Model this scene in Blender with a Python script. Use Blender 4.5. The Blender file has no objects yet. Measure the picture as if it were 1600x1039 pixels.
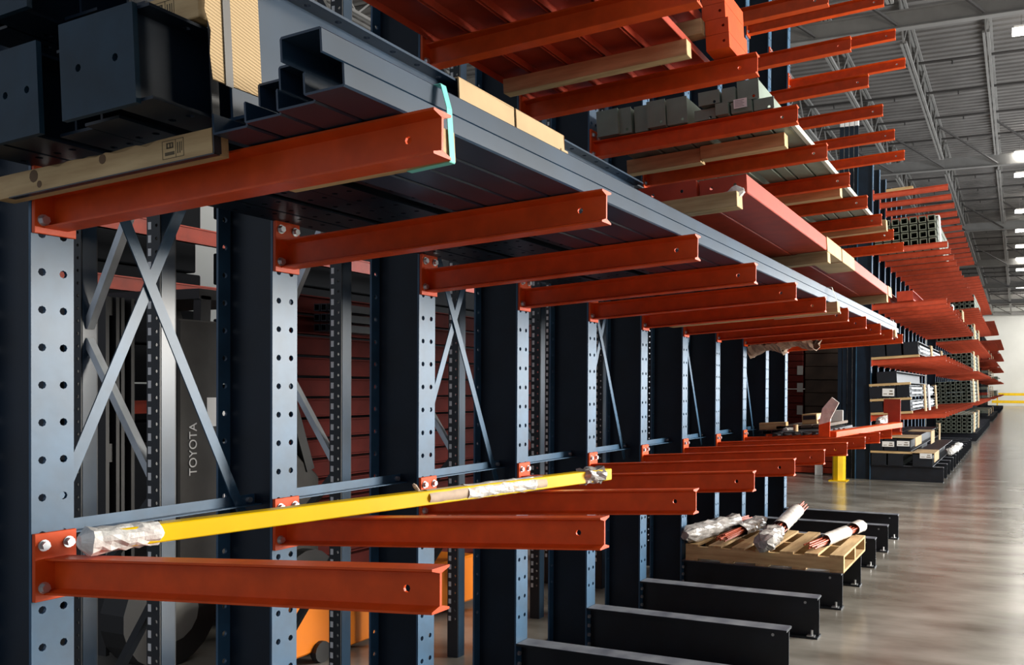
import bpy, bmesh, math, random
from mathutils import Vector, Matrix
random.seed(7)
SC = bpy.context.scene
COL = SC.collection
# ------------------------------------------------------------------ camera
F_PX, PX, PY = 1391.55, 1001.03, 621.07            # focal length and principal point for a 1600 px wide frame
YAW, PIT, ROL = .4007, -.0111, .0063
def cam_basis():
    cy, sy = math.cos(YAW), math.sin(YAW)
    f = Vector((-sy, cy, 0)); r = Vector((cy, sy, 0)); u = Vector((0, 0, 1))
    cp, sp = math.cos(PIT), math.sin(PIT)
    f, u = f*cp + u*sp, u*cp - f*sp
    cr, sr = math.cos(ROL), math.sin(ROL)
    r, u = r*cr + u*sr, u*cr - r*sr
    return r, u, f
cr_, cu_, cf_ = cam_basis()
cd = bpy.data.cameras.new('camera'); cam = bpy.data.objects.new('camera', cd); COL.objects.link(cam)
cam.matrix_world = Matrix(((cr_.x, cu_.x, -cf_.x, 2.3536), (cr_.y, cu_.y, -cf_.y, 0), (cr_.z, cu_.z, -cf_.z, 1.5743), (0, 0, 0, 1)))
cd.sensor_fit = 'HORIZONTAL'; cd.sensor_width = 36; cd.lens = 36*F_PX/1600
cd.shift_x = (800-PX)/1600; cd.shift_y = (PY-519.5)/1600
cd.clip_start = .02; cd.clip_end = 300
SC.camera = cam
# ------------------------------------------------------------------ light
w = bpy.data.worlds.new('world'); SC.world = w; w.use_nodes = True
w.node_tree.nodes['Background'].inputs[0].default_value = (.78, .86, 1, 1)
w.node_tree.nodes['Background'].inputs[1].default_value = .5
def area(name, loc, aim, sx, sy, power, col):
    l = bpy.data.lights.new(name, 'AREA'); l.shape = 'RECTANGLE'; l.size = sx; l.size_y = sy; l.energy = power; l.color = col
    o = bpy.data.objects.new(name, l); COL.objects.link(o); o.location = loc
    o.rotation_euler = (Vector(aim)-Vector(loc)).to_track_quat('-Z', 'Y').to_euler(); return o
area('side_light_near', (9.5, 9.5, 3.4), (0, 4.0, 1.7), 3.6, 3.0, 1900, (1, .94, .84))  # unseen area lamp giving the light from the right; no doors built
area('side_light_far', (12.5, 24, 3.2), (0, 20, 2.4), 26, 5, 4300, (.93, .97, 1))  # second unseen side lamp, also mirrored in the column flanges
area('flange_fill_end', (15.5, 60, 4.0), (0, 56, 3.0), 44, 5, 3200, (.93, .97, 1))  # unseen panel added so the far flanges mirror something bright
area('highbay_row_near', (5.5, 9, 9.0), (4.2, 9, 0), 2.5, 18, 650, (1, .95, .86))
area('end_wall_fill', (9, 84, 9.0), (5, 97, 4), 10, 2.5, 2600, (1, .97, .9))  # unseen lamp added to brighten the end wall
area('highbay_row_far', (10.5, 50, 9.0), (3, 50, 0), 2.5, 70, 6500, (1, .96, .88))
SC.view_settings.view_transform = 'Standard'; SC.view_settings.look = 'None'
SC.view_settings.exposure = 0.12; SC.view_settings.gamma = 1; SC.view_settings.use_curve_mapping = False

# ------------------------------------------------------------------ materials
def mat(name, col, rough=.5, metal=0, var=.0, scale=8, col2=None, bump=0, bscale=40, spec=.5, emit=None, alpha=1, detail=4, stretch=None, coat=0):
    m = bpy.data.materials.new(name); m.use_nodes = True
    nt = m.node_tree; b = nt.nodes['Principled BSDF']
    b.inputs['Base Color'].default_value = (*col, 1); b.inputs['Roughness'].default_value = rough
    b.inputs['Metallic'].default_value = metal; b.inputs['Specular IOR Level'].default_value = spec
    b.inputs['Coat Weight'].default_value = coat; b.inputs['Coat Roughness'].default_value = .15
    if alpha < 1: b.inputs['Alpha'].default_value = alpha
    if var or bump:
        tc = nt.nodes.new('ShaderNodeTexCoord'); src = tc.outputs['Object']
        if stretch:
            mp = nt.nodes.new('ShaderNodeMapping'); mp.inputs['Scale'].default_value = stretch
            nt.links.new(src, mp.inputs['Vector']); src = mp.outputs['Vector']
    if var:
        n = nt.nodes.new('ShaderNodeTexNoise'); n.inputs['Scale'].default_value = scale; n.inputs['Detail'].default_value = detail
        nt.links.new(src, n.inputs['Vector'])
        r = nt.nodes.new('ShaderNodeValToRGB'); c2 = col2 or tuple(min(1, c*(1+var)) for c in col)
        r.color_ramp.elements[0].position = .35; r.color_ramp.elements[1].position = .68
        r.color_ramp.elements[0].color = (*(tuple(c*(1-var) for c in col) if not col2 else col), 1); r.color_ramp.elements[1].color = (*c2, 1)
        nt.links.new(n.outputs['Fac'], r.inputs['Fac']); nt.links.new(r.outputs['Color'], b.inputs['Base Color'])
    if bump:
        n2 = nt.nodes.new('ShaderNodeTexNoise'); n2.inputs['Scale'].default_value = bscale; n2.inputs['Detail'].default_value = 5
        nt.links.new(src, n2.inputs['Vector'])
        bp = nt.nodes.new('ShaderNodeBump'); bp.inputs['Strength'].default_value = bump; bp.inputs['Distance'].default_value = .01
        nt.links.new(n2.outputs['Fac'], bp.inputs['Height']); nt.links.new(bp.outputs['Normal'], b.inputs['Normal'])
    if emit:
        b.inputs['Emission Color'].default_value = (*emit[0], 1); b.inputs['Emission Strength'].default_value = emit[1]
    return m
NAVY = mat('navy_paint', (.004, .011, .022), .42, var=.25, scale=5, spec=.3, bump=.06, bscale=9)  # darker copy of the column navy, with the shade on webs put into it
NAVYF = mat('navy_lit_paint', (.026, .082, .155), .44, var=.25, scale=6, spec=.55, bump=.05, bscale=14)  # lit copy of the column navy; light on flanges and braces put into colour
SHADE = mat('background_black', (.006, .007, .009), .8, spec=.15)  # near-black for the blocks added to darken the background
NAVYG = mat('navy_channel_paint', (.016, .038, .07), .3, var=.3, scale=3, spec=.42)
BLACKN = mat('black_blue_paint', (.005, .008, .013), .45, var=.3, scale=6)
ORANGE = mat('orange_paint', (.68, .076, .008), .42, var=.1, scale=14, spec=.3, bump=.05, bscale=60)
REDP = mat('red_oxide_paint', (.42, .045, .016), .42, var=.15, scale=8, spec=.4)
FARRED = mat('hazed_orange_paint', (.52, .075, .03), .45, var=.12, scale=8, spec=.4)  # arm orange of the far blocks, distance haze put into the colour
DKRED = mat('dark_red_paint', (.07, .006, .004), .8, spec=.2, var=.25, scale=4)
BOLT = mat('zinc_bolt', (.62, .64, .66), .3, metal=.8)
GALV = mat('galvanised_steel', (.42, .45, .48), .38, metal=.6, var=.2, scale=6)
WOOD = mat('pine_lumber', (.42, .27, .12), .7, var=.3, scale=3.5, col2=(.62, .44, .22), bump=.15, bscale=14, stretch=(1, 8, 8))
WOODY = mat('pine_lumber_along', (.42, .27, .12), .7, var=.3, scale=3.5, col2=(.60, .42, .21), bump=.15, bscale=14, stretch=(8, 1, 8))
KNOT = mat('wood_knot', (.13, .07, .03), .7)
INK = mat('grade_stamp_ink', (.12, .09, .05), .8)
PLATE = mat('navy_plate_paint', (.009, .030, .052), .5, var=.3, scale=6, spec=.25)
CARD = mat('kraft_cardboard', (.52, .36, .19), .8, var=.1, scale=5)
PAPER = mat('kraft_paper', (.30, .21, .15), .7, var=.2, scale=6, bump=.3, bscale=8)
TUBEC = mat('kraft_tube', (.55, .43, .32), .75, var=.2, scale=12, bump=.2, bscale=25)
WHITE = mat('white_label', (.8, .8, .8), .6)
PLASTIC = mat('clear_wrap', (.40, .385, .37), .12, var=.3, scale=18, bump=.8, bscale=24, spec=.9, coat=.6)
TAPE = mat('white_wrap', (.78, .76, .72), .25, var=.18, scale=22, bump=.6, bscale=30, spec=.7, coat=.3)
YELLOW = mat('yellow_paint', (.85, .55, .0), .35, var=.06, scale=6, spec=.4)
YELL2 = mat('safety_yellow', (.8, .5, .0), .45, var=.1, scale=5)
GREEN = mat('grey_green_primer', (.20, .255, .21), .5, var=.12, scale=6)
TUBEG = mat('tube_primer', (.20, .22, .17), .5, var=.2, scale=5)
BLACK = mat('black_rubber', (.012, .012, .013), .55)
BSTRAP = mat('black_strap', (.03, .03, .032), .35)
TEAL = mat('teal_strap', (.16, .68, .58), .35)
CONC = mat('polished_concrete', (.13, .118, .1), .2, var=.2, scale=1.7, col2=(.33, .315, .285), bump=.03, bscale=5, spec=.45, detail=12, stretch=(.6, 1.2, 1))
DECK = mat('painted_roof_deck', (.2, .188, .178), .6, var=.12, scale=1.2)
STEELG = mat('grey_joist_paint', (.25, .242, .23), .5, var=.1, scale=2)
PIPE = mat('dark_pipe', (.07, .065, .062), .5)
WALLW = mat('white_wall_paint', (.7, .7, .67), .7, var=.05, scale=.5)
LAMP = mat('lamp_tube', (1, 1, 1), .4, emit=((1, .97, .9), 14))
ORMACH = mat('machine_orange', (.75, .2, .01), .35, spec=.5)
GREYB = mat('machine_grey', (.05, .048, .046), .6, var=.15, scale=5, spec=.25)
ROD = mat('copper_red_rod', (.45, .10, .05), .35, metal=.25, var=.3, scale=20)
def corrugated():
    m = bpy.data.materials.new('corrugated_cardboard'); m.use_nodes = True; nt = m.node_tree; b = nt.nodes['Principled BSDF']
    tc = nt.nodes.new('ShaderNodeTexCoord'); wv = nt.nodes.new('ShaderNodeTexWave'); wv.bands_direction = 'Z'
    wv.inputs['Scale'].default_value = 42; wv.inputs['Distortion'].default_value = .3
    mp = nt.nodes.new('ShaderNodeMapping'); mp.inputs['Rotation'].default_value = (.25, 0, 0)
    nt.links.new(tc.outputs['Object'], mp.inputs['Vector']); nt.links.new(mp.outputs['Vector'], wv.inputs['Vector'])
    bp = nt.nodes.new('ShaderNodeBump'); bp.inputs['Strength'].default_value = .7; bp.inputs['Distance'].default_value = .004
    nt.links.new(wv.outputs['Fac'], bp.inputs['Height']); nt.links.new(bp.outputs['Normal'], b.inputs['Normal'])
    b.inputs['Base Color'].default_value = (.58, .41, .22, 1); b.inputs['Roughness'].default_value = .85
    return m
CORR = corrugated()

# ------------------------------------------------------------------ mesh builder
class MB:
    def __init__(s): s.v = []; s.f = []; s.m = []; s.cur = 0
    def add(s, vs, fs):
        n = len(s.v); s.v += [tuple(v) for v in vs]; s.f += [tuple(i+n for i in f) for f in fs]; s.m += [s.cur]*len(fs); return s
    def box(s, x0, x1, y0, y1, z0, z1):
        return s.add([(x, y, z) for x in (x0, x1) for y in (y0, y1) for z in (z0, z1)],
                     [(0, 1, 3, 2), (4, 6, 7, 5), (0, 4, 5, 1), (2, 3, 7, 6), (0, 2, 6, 4), (1, 5, 7, 3)])
    def ext(s, prof, axis, a, b, caps=True):
        n = len(prof)
        def P(p, t): return {'y': (p[0], t, p[1]), 'x': (t, p[0], p[1]), 'z': (p[0], p[1], t)}[axis]
        vs = [P(p, a) for p in prof]+[P(p, b) for p in prof]
        fs = [(i, (i+1) % n, (i+1) % n+n, i+n) for i in range(n)]
        if caps: fs += [tuple(range(n))[::-1], tuple(range(n, 2*n))]
        return s.add(vs, fs)
    def cyl(s, p0, p1, r, n=10, r1=None):
        p0 = Vector(p0); p1 = Vector(p1); d = (p1-p0).normalized(); a = d.orthogonal().normalized(); b = d.cross(a)
        r1 = r if r1 is None else r1
        vs = [p0+(a*math.cos(2*math.pi*i/n)+b*math.sin(2*math.pi*i/n))*r for i in range(n)]+[p1+(a*math.cos(2*math.pi*i/n)+b*math.sin(2*math.pi*i/n))*r1 for i in range(n)]
        return s.add(vs, [(i, (i+1) % n, (i+1) % n+n, i+n) for i in range(n)]+[tuple(range(n))[::-1], tuple(range(n, 2*n))])
    def bar(s, p0, p1, wd, th, up=(1, 0, 0)):
        p0 = Vector(p0); p1 = Vector(p1); d = (p1-p0).normalized(); u = Vector(up); u = (u-d*u.dot(d)).normalized(); q = d.cross(u)
        vs = [p+u*(th/2*i)+q*(wd/2*j) for p in (p0, p1) for i in (-1, 1) for j in (-1, 1)]
        return s.add(vs, [(0, 1, 3, 2), (4, 6, 7, 5), (0, 4, 5, 1), (2, 3, 7, 6), (0, 2, 6, 4), (1, 5, 7, 3)])
    def sleeve(s, p0, p1, r0, r1, rings=14, seg=14, jit=.15, seed=1, closed=(True, True), sag=0):
        rnd = random.Random(seed); p0 = Vector(p0); p1 = Vector(p1); d = (p1-p0).normalized(); a = Vector((0, 0, 1)); a = (a-d*a.dot(d)).normalized(); b = d.cross(a)
        vs = []
        for k in range(rings+1):
            t = k/rings; r = r0+(r1-r0)*t; c = p0.lerp(p1, t)-Vector((0, 0, sag*math.sin(math.pi*t)))
            if (k == 0 and closed[0]) or (k == rings and closed[1]): r *= .45
            for i in range(seg):
                q = r*(1+rnd.uniform(-jit, jit)); th = 2*math.pi*i/seg
                vs.append(c+a*math.cos(th)*q*.85+b*math.sin(th)*q+d*rnd.uniform(-.3, .3)*jit*r)
        fs = [(k*seg+i, k*seg+(i+1) % seg, (k+1)*seg+(i+1) % seg, (k+1)*seg+i) for k in range(rings) for i in range(seg)]
        if closed[0]: fs.append(tuple(range(seg))[::-1])
        if closed[1]: fs.append(tuple(range(rings*seg, rings*seg+seg)))
        return s.add(vs, fs)
    def perf(s, us, ws, holes, t0, t1, put):
        """sheet over the grid us x ws from depth t0 to t1; holes {(i,j): radius} cut an octagon through a cell"""
        for i in range(len(us)-1):
            for j in range(len(ws)-1):
                a, b, c, d = us[i], us[i+1], ws[j], ws[j+1]; r = holes.get((i, j))
                if not r:
                    s.add([put(u, w_, t) for t in (t0, t1) for u, w_ in ((a, c), (b, c), (b, d), (a, d))], [(0, 1, 2, 3), (7, 6, 5, 4), (0, 4, 5, 1), (1, 5, 6, 2), (2, 6, 7, 3), (3, 7, 4, 0)])
                    continue
                mu, mw = (a+b)/2, (c+d)/2
                out = [(a, c), (mu, c), (b, c), (b, mw), (b, d), (mu, d), (a, d), (a, mw)]
                inn = [(mu+r*math.cos(q), mw+r*math.sin(q)) for q in [math.radians(225+45*k) for k in range(8)]]
                vs = [put(u, w_, t) for t in (t0, t1) for u, w_ in out+inn]; fs = []
                for k in range(8):
                    l = (k+1) % 8
                    fs += [(k, l, 8+l, 8+k), (16+l, 16+k, 24+k, 24+l), (8+k, 8+l, 24+l, 24+k), (k, 16+k, 16+l, l)]
                s.add(vs, fs)
        return s
    def mesh(s, name, mats, fix=True, smooth=False, bevel=0):
        me = bpy.data.meshes.new(name); me.from_pydata(s.v, [], s.f)
        for m in (mats if isinstance(mats, (list, tuple)) else [mats]): me.materials.append(m)
        me.polygons.foreach_set('material_index', s.m)
        if fix or bevel:
            bm = bmesh.new(); bm.from_mesh(me)
            if bevel:
                bmesh.ops.remove_doubles(bm, verts=bm.verts, dist=1e-6)
                bmesh.ops.bevel(bm, geom=list(bm.edges), offset=bevel, segments=1, affect='EDGES')
            bmesh.ops.recalc_face_normals(bm, faces=bm.faces); bm.to_mesh(me); bm.free()
        if smooth: me.polygons.foreach_set('use_smooth', [True]*len(me.polygons))
        me.update(); return me
def obj(name, me, parent=None, loc=(0, 0, 0), rot=(0, 0, 0)):
    o = bpy.data.objects.new(name, me); COL.objects.link(o); o.location = loc; o.rotation_euler = rot
    if parent: o.parent = parent
    return o
def tag(o, label, cat, group=None, kind=None):
    o['label'] = label; o['category'] = cat
    if group: o['group'] = group
    if kind: o['kind'] = kind
    return o
def thing(name, label, cat, loc=(0, 0, 0), rot=(0, 0, 0), group=None):
    return tag(obj(name, None, None, loc, rot), label, cat, group)
def struct(o): o['kind'] = 'structure'; return o
ORD = ['zeroth', 'first', 'second', 'third', 'fourth', 'fifth', 'sixth', 'seventh', 'eighth', 'ninth', 'tenth', 'eleventh', 'twelfth', 'thirteenth', 'fourteenth', 'fifteenth', 'sixteenth', 'seventeenth', 'eighteenth', 'nineteenth', 'twentieth']
LEV = ['floor', 'lowest', 'second', 'third', 'fourth', 'fifth']

# ------------------------------------------------------------------ the hall
m = MB(); m.box(-16, 16, -6, 96, -.2, 0); floor = struct(obj('floor', m.mesh('floor', CONC)))
m = MB(); m.box(-16, 16, 96, 96.3, 0, 10.2); struct(obj('wall_back', m.mesh('wall_back', WALLW)))
m = MB(); m.box(-16.3, -16, -6, 96.3, 0, 10.2); struct(obj('wall_left', m.mesh('wall_left', WALLW)))
m = MB(); m.box(16, 16.3, -6, 96.3, 0, 10.2); struct(obj('wall_right', m.mesh('wall_right', WALLW)))
# ribbed roof deck: ribs run along X
prof = []; y = -6.0
while y < 96.3:
    prof += [(y, 9.945), (y+.05, 9.945), (y+.07, 9.985), (y+.26, 9.985), (y+.28, 9.945)]; y += .3
prof += [(96.3, 9.945), (96.3, 10.1), (-6, 10.1)]
m = MB()
n = len(prof); m.add([(-16, p[0], p[1]) for p in prof]+[(16, p[0], p[1]) for p in prof], [(i, (i+1) % n, (i+1) % n+n, i+n) for i in range(n)])
ceiling = struct(obj('ceiling', m.mesh('ceiling', DECK)))
# open web joists along Y, 12.65 m bays between the cross beams
def joist_mesh():
    m = MB(); L = 12.3; z0, z1 = 9.05, 9.86
    for z in (z0, z1):
        m.box(-.07, -.015, .0 if z > 9.5 else .9, L if z > 9.5 else L-.9, z-.03, z+.03); m.box(.015, .07, .0 if z > 9.5 else .9, L if z > 9.5 else L-.9, z-.03, z+.03)
    k = 14; d = L/k
    for i in range(k):
        a, b = i*d, (i+1)*d
        m.bar((0, a, z1 if i % 2 == 0 else z0), (0, b, z0 if i % 2 == 0 else z1), .035, .035)
    return m.mesh('joist', STEELG)
JM = joist_mesh()
for by in range(-1, 7):
    for k in range(-7, 8):
        x = .0+1.66*k
        if x > 9: continue
        obj('joist', JM, ceiling, (x, 18.9+12.65*(by-1)+.15, 0))
BM = MB(); BM.box(-16, 16, -.09, .09, 8.93, 8.95); BM.box(-16, 16, -.09, .09, 9.28, 9.3); BM.box(-16, 16, -.01, .01, 8.95, 9.28); BMM = BM.mesh('cross_beam', STEELG)
PM = MB(); PM.cyl((-16, 0, 9.62), (16, 0, 9.62), .035, 8)
for k in range(-9, 10): PM.cyl((k*1.66+.8, 0, 9.62), (k*1.66+.8, 0, 9.5), .02, 6)
PMM = PM.mesh('sprinkler_pipe', PIPE)
for by in range(-1, 8):
    y0 = 18.9+12.65*(by-1)
    if y0 > -5: obj('cross_beam', BMM, ceiling, (0, y0, 0))
    for dy in (4.1, 6.5, 8.9, 11.3):
        if -5 < y0+dy < 95: obj('sprinkler_pipe', PMM, ceiling, (0, y0+dy, 0))
    dm = MB()
    for k in range(-5, 5):
        dm.bar((k*1.66, y0-2.4, 9.75), (k*1.66+1.66, y0-.1, 9.0), .05, .05, (0, 0, 1))
    if -5 < y0 < 95: obj('diagonal_strut', dm.mesh('diagonal_strut', PIPE), ceiling)
# lamps
lm = MB(); lm.box(.05, 1.45, -.06, .06, .06, .12); lb = lm.mesh('housing', STEELG)
lm = MB()
for dy in (-.07, .07): lm.cyl((.02, dy, .0), (1.48, dy, .0), .062, 10)
lt = lm.mesh('tube', LAMP)
lm = MB(); lm.cyl((.2, 0, .12), (.2, 0, .7), .008, 6); lm.cyl((1.3, 0, .12), (1.3, 0, .7), .008, 6); lh = lm.mesh('hanger', STEELG)
LY = [20.7, 31.4, 34.5, 41.5, 46.5, 51.6, 56.6, 61.7, 72, 84]
for i, y in enumerate(LY):
    t = thing('high_bay_lamp', 'lit white tube lamp under the roof deck, %s from the front along the aisle' % ORD[i+1], 'lamp', (2.14, y, 9.22), group='high bay lamps over the aisle')
    obj('housing', lb, t); obj('tube', lt, t); obj('hanger', lh, t)
# far guard rail
t = thing('guard_rail', 'yellow two-rail safety barrier in front of the far white wall', 'railing', (2, 93.5, 0))
for z in (.42, 1.15):
    m = MB(); m.box(-2, 9, -.05, .05, z-.13, z+.13); obj('rail', m.mesh('rail', YELL2), t)
for x in (-1.5, 1.2, 3.9, 6.6):
    m = MB(); m.box(x-.06, x+.06, .05, .17, 0, 1.3); obj('post', m.mesh('post', YELL2), t)

# ------------------------------------------------------------------ rack parts
S = .8107; Y1 = 1.5648; SL = .0625; TH = -math.atan(SL); T0 = [0, 1.116, 2.075, 3.036, 3.996, 4.956]
DEP = .262; FW = .1132; TOP = 5.57
def colY(i): return Y1+S*(i-1)
def flange_mesh(x0, x1, mt, top=TOP):
    p = .0985; z0 = .34; nr = int((top-z0)/p)
    ws = [0, z0]+[z0+p*(k+1) for k in range(nr)]+[top]
    us = [-FW/2, 0, FW/2]; holes = {}
    for j in range(1, nr+1): holes[(0, j)] = .0105; holes[(1, j)] = .0105
    return MB().perf(us, ws, holes, x0, x1, lambda u, w_, t: (t, u, w_)).mesh('front_flange', mt, fix=False)
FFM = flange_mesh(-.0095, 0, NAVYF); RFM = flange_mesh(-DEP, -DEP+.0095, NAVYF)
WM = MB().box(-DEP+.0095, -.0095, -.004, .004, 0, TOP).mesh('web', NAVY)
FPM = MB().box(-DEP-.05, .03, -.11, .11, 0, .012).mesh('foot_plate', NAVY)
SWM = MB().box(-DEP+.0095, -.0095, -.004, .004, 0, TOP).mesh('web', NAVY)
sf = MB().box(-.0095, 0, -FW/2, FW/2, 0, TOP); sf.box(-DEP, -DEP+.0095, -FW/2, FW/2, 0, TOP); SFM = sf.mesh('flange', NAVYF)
# base beams on the floor
BH = .258; BL = 1.21
def base_meshes():
    m = MB(); fw = .115
    I = [(-fw/2, 0), (fw/2, 0), (fw/2, .011), (.0045, .011), (.0045, BH-.011), (fw/2, BH-.011), (fw/2, BH), (-fw/2, BH), (-fw/2, BH-.011), (-.0045, BH-.011), (-.0045, .011), (-fw/2, .011)]
    m.ext(I, 'x', .0, BL); beam = m.mesh('beam', BLACKN)
    m = MB(); m.box(.004, BL-.002, -fw/2+.001, fw/2-.001, BH, BH+.0015); worn_lit = m.mesh('worn_lit_top', mat('worn_lit_grey_top', (.22, .24, .27), .5, var=.4, scale=7, col2=(.09, .10, .13)))  # patchy grey sheet; light on the beam top put into its colour
    m = MB()
    for z in (.04, .095, .15, .205):
        for yy in (-.035, .035): m.cyl((0, yy, z), (.012, yy, z), .012, 6)
    bolts = m.mesh('bolt_set', BOLT)
    m = MB(); m.cyl((BL-.09, -.0045, .215), (BL-.09, -.008, .215), .009, 8); tb = m.mesh('end_bolt', BOLT)
    m = MB(); m.box(BL-.07, BL-.02, -.05, .05, .011, .018); m.cyl((BL-.04, -.03, .018), (BL-.04, -.03, .05), .008, 6); an = m.mesh('anchor', BOLT)
    return beam, worn_lit, bolts, tb, an
BASE = base_meshes()
# arms
AL = 1.235; AH = .0955; AW = .062
def arm_beam(simple=False):
    m = MB(); h = AH/2; hw = AW/2; t = .0035
    zc = -h
    def f(x): return zc+SL*x
    # flanges with tapered inner faces, sheared up along the slope
    for sgn in (1, -1):
        pr = [(-hw, sgn*h), (hw, sgn*h), (hw, sgn*(h-.005)), (t, sgn*(h-.013)), (-t, sgn*(h-.013)), (-hw, sgn*(h-.005))]
        n = len(pr); vs = [(x, p[0], p[1]+f(x)) for x in (.012, AL) for p in pr]
        m.add(vs, [(i, (i+1) % n, (i+1) % n+n, i+n) for i in range(n)]+[tuple(range(n))[::-1], tuple(range(n, 2*n))])
    hh = h-.012
    if simple:
        m.add([(x, yy, f(x)+z) for x in (.012, AL) for yy in (-t, t) for z in (-hh, hh)], [(0, 1, 3, 2), (4, 6, 7, 5), (0, 4, 5, 1), (2, 3, 7, 6), (0, 2, 6, 4), (1, 5, 7, 3)])
    else:
        m.perf([.012, AL-.115, AL-.055, AL], [-hh, hh], {(1, 0): .009}, -t, t, lambda u, w_, tt: (u, tt, w_+f(u)))
    return m
ABM = arm_beam().mesh('beam', ORANGE)
APM = MB().box(.0005, .0125, -.0555, .0555, -.11, .068).mesh('mounting_plate', ORANGE, bevel=.0012)
def bolt_mesh():
    m = MB(); m.cyl((.0125, 0, 0), (.0155, 0, 0), .0155, 12); m.cyl((.0155, 0, 0), (.026, 0, 0), .0115, 6)
    return m.mesh('bolt', BOLT)
BLM = bolt_mesh()
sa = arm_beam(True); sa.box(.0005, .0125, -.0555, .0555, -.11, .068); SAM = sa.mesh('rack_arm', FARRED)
def upright(y, label, group, levels, simple=False, with_base=True):
    t = thing('cantilever_upright', label, 'rack upright', (0, y, 0), group=group)
    if simple:
        obj('column_web', SWM, t); obj('column_flanges', SFM, t)
    else:
        obj('front_flange', FFM, t); obj('rear_flange', RFM, t); obj('column_web', WM, t); obj('foot_plate', FPM, t)
    if with_base:
        b = obj('base_beam', BASE[0], t, (.001, 0, 0)); obj('worn_lit_top', BASE[1], b)
        if not simple:
            obj('bolt_set', BASE[2], b); obj('end_bolt', BASE[3], b); obj('anchor', BASE[4], b)
    for k in levels:
        if simple: obj('arm', SAM, t, (0, 0, T0[k])); continue
        a = obj('arm', ABM, t, (0, 0, T0[k])); obj('mounting_plate', APM, a)
        for yy, z in ((-.033, .036), (.033, .036), (-.033, -.075), (.036, -.075)): obj('bolt', BLM, a, (0, yy, z))
    return t
def nth(i): return ORD[i] if i < len(ORD) else '%dth' % i
# near block
for i in range(1, 12):
    upright(colY(i), 'navy perforated rack upright with orange arms, %s from the front in the nearest rack' % nth(i), 'cantilever uprights of the front rack',
            [k for k in range(1, 6) if not ((k == 3 and i < 3) or (k == 4 and i < 6) or (k == 5 and i < 9))], with_base=i >= 3)
# braces
hb = MB(); hb.ext([(-.003, -.032), (.0, -.032), (.0, .004), (-.003, .004)], 'y', .006, S-.006); hb.ext([(0, -.032), (.036, -.032), (.036, -.028), (0, -.028)], 'y', .006, S-.006)
HBM = hb.mesh('angle', NAVYF)
bm_ = MB(); bm_.cyl((0, S-.035, -.014), (.014, S-.035, -.014), .010, 8); bm_.cyl((0, .035, -.014), (.014, .035, -.014), .010, 8); HBB = bm_.mesh('bolt_pair', BOLT)
for i in range(1, 11):
    for z, nm in ((1.186, 'lower'), (2.78, 'upper')):
        if z > 2 and i < 4: continue
        t = thing('cross_brace', 'navy %s horizontal angle brace between the %s and %s columns of the front rack' % (nm, nth(i), nth(i+1)), 'brace', (-.135, colY(i), z), group='horizontal braces of the front rack')
        obj('angle', HBM, t); obj('bolt_pair', HBB, t)
for i in (1, 3, 5, 7, 9):
    y = colY(i)
    t = thing('x_brace', 'pair of crossed navy flat bars between the %s and %s columns of the front rack' % (nth(i), nth(i+1)), 'brace', (-.128, y, 1.17), group='crossed braces of the front rack')
    m = MB(); m.bar((-.004, .05, -.05), (-.004, .76, 1.554), .034, .005); obj('bar', m.mesh('bar', NAVYF), t)
    m = MB(); m.bar((.004, .76, -.08), (.004, .05, 1.426), .034, .005); obj('bar', m.mesh('bar', NAVYF), t)

# far blocks
def block(name, y0, n):
    for i in range(1, n+1):
        upright(y0+S*(i-1), 'navy rack upright with orange arms, %s from the front of the %s rack block' % (nth(i), name), 'cantilever uprights of the %s rack block' % name, range(1, 6), True)
YB, YC, YD, YE = 15.856, 29.0, 48.0, 66.0
block('second', YB, 13); block('third', YC, 18); block('fourth', YD, 15)
m = MB()
def stuffcopy(m, me, loc):
    m.add([(v.co.x+loc[0], v.co.y+loc[1], v.co.z+loc[2]) for v in me.vertices], [tuple(p.vertices) for p in me.polygons])
mc = MB()
for i in range(20):
    y = YE+S*i
    mc.cur = 0
    stuffcopy(mc, SWM, (0, y, 0)); stuffcopy(mc, SFM, (0, y, 0)); stuffcopy(mc, BASE[0], (0, y, 0))
    mc.cur = 1
    for k in range(1, 6): stuffcopy(mc, SAM, (0, y, T0[k]))
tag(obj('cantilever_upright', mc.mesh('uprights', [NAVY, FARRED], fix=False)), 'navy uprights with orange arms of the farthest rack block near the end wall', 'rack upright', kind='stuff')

# ------------------------------------------------------------------ loads: beams lie on the inclined arms
CS, SN = math.cos(TH), -math.sin(TH)
def at(k, u, v, w_): return (u*CS-w_*SN, v, T0[k]+u*SN+w_*CS)
ROT = (0, TH, 0)
_cache = {}
def cached(key, fn):
    if key not in _cache: _cache[key] = fn()
    return _cache[key]
def wprof(d, fw, t=.006):
    return [(-fw/2, 0), (fw/2, 0), (fw/2, t), (t/2, t), (t/2, d-t), (fw/2, d-t), (fw/2, d), (-fw/2, d), (-fw/2, d-t), (-t/2, d-t), (-t/2, t), (-fw/2, t)]
def wbeam(L, d, fw, mt, holes=False):
    def f():
        m = MB(); t = .007
        if not holes: m.ext(wprof(d, fw, t), 'y', 0, L); return m.mesh('beam', mt)
        nb = int((L-.1)/.11); vs = [0, .06]+[.06+.11*(q+1) for q in range(nb)]+[L]
        hl = {}
        for j in range(1, nb+1): hl[(0, j)] = .0095; hl[(1, j)] = .0095
        m.perf([-fw/2, 0, fw/2], vs, hl, 0, t, lambda u, w_, tt: (u, w_, tt))
        m.perf([-fw/2, 0, fw/2], vs, hl, d-t, d, lambda u, w_, tt: (u, w_, tt))
        m.box(-t/2, t/2, 0, L, t, d-t)
        return m.mesh('beam', mt)
    return cached(('w', L, d, fw, mt.name, holes), f)
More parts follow.
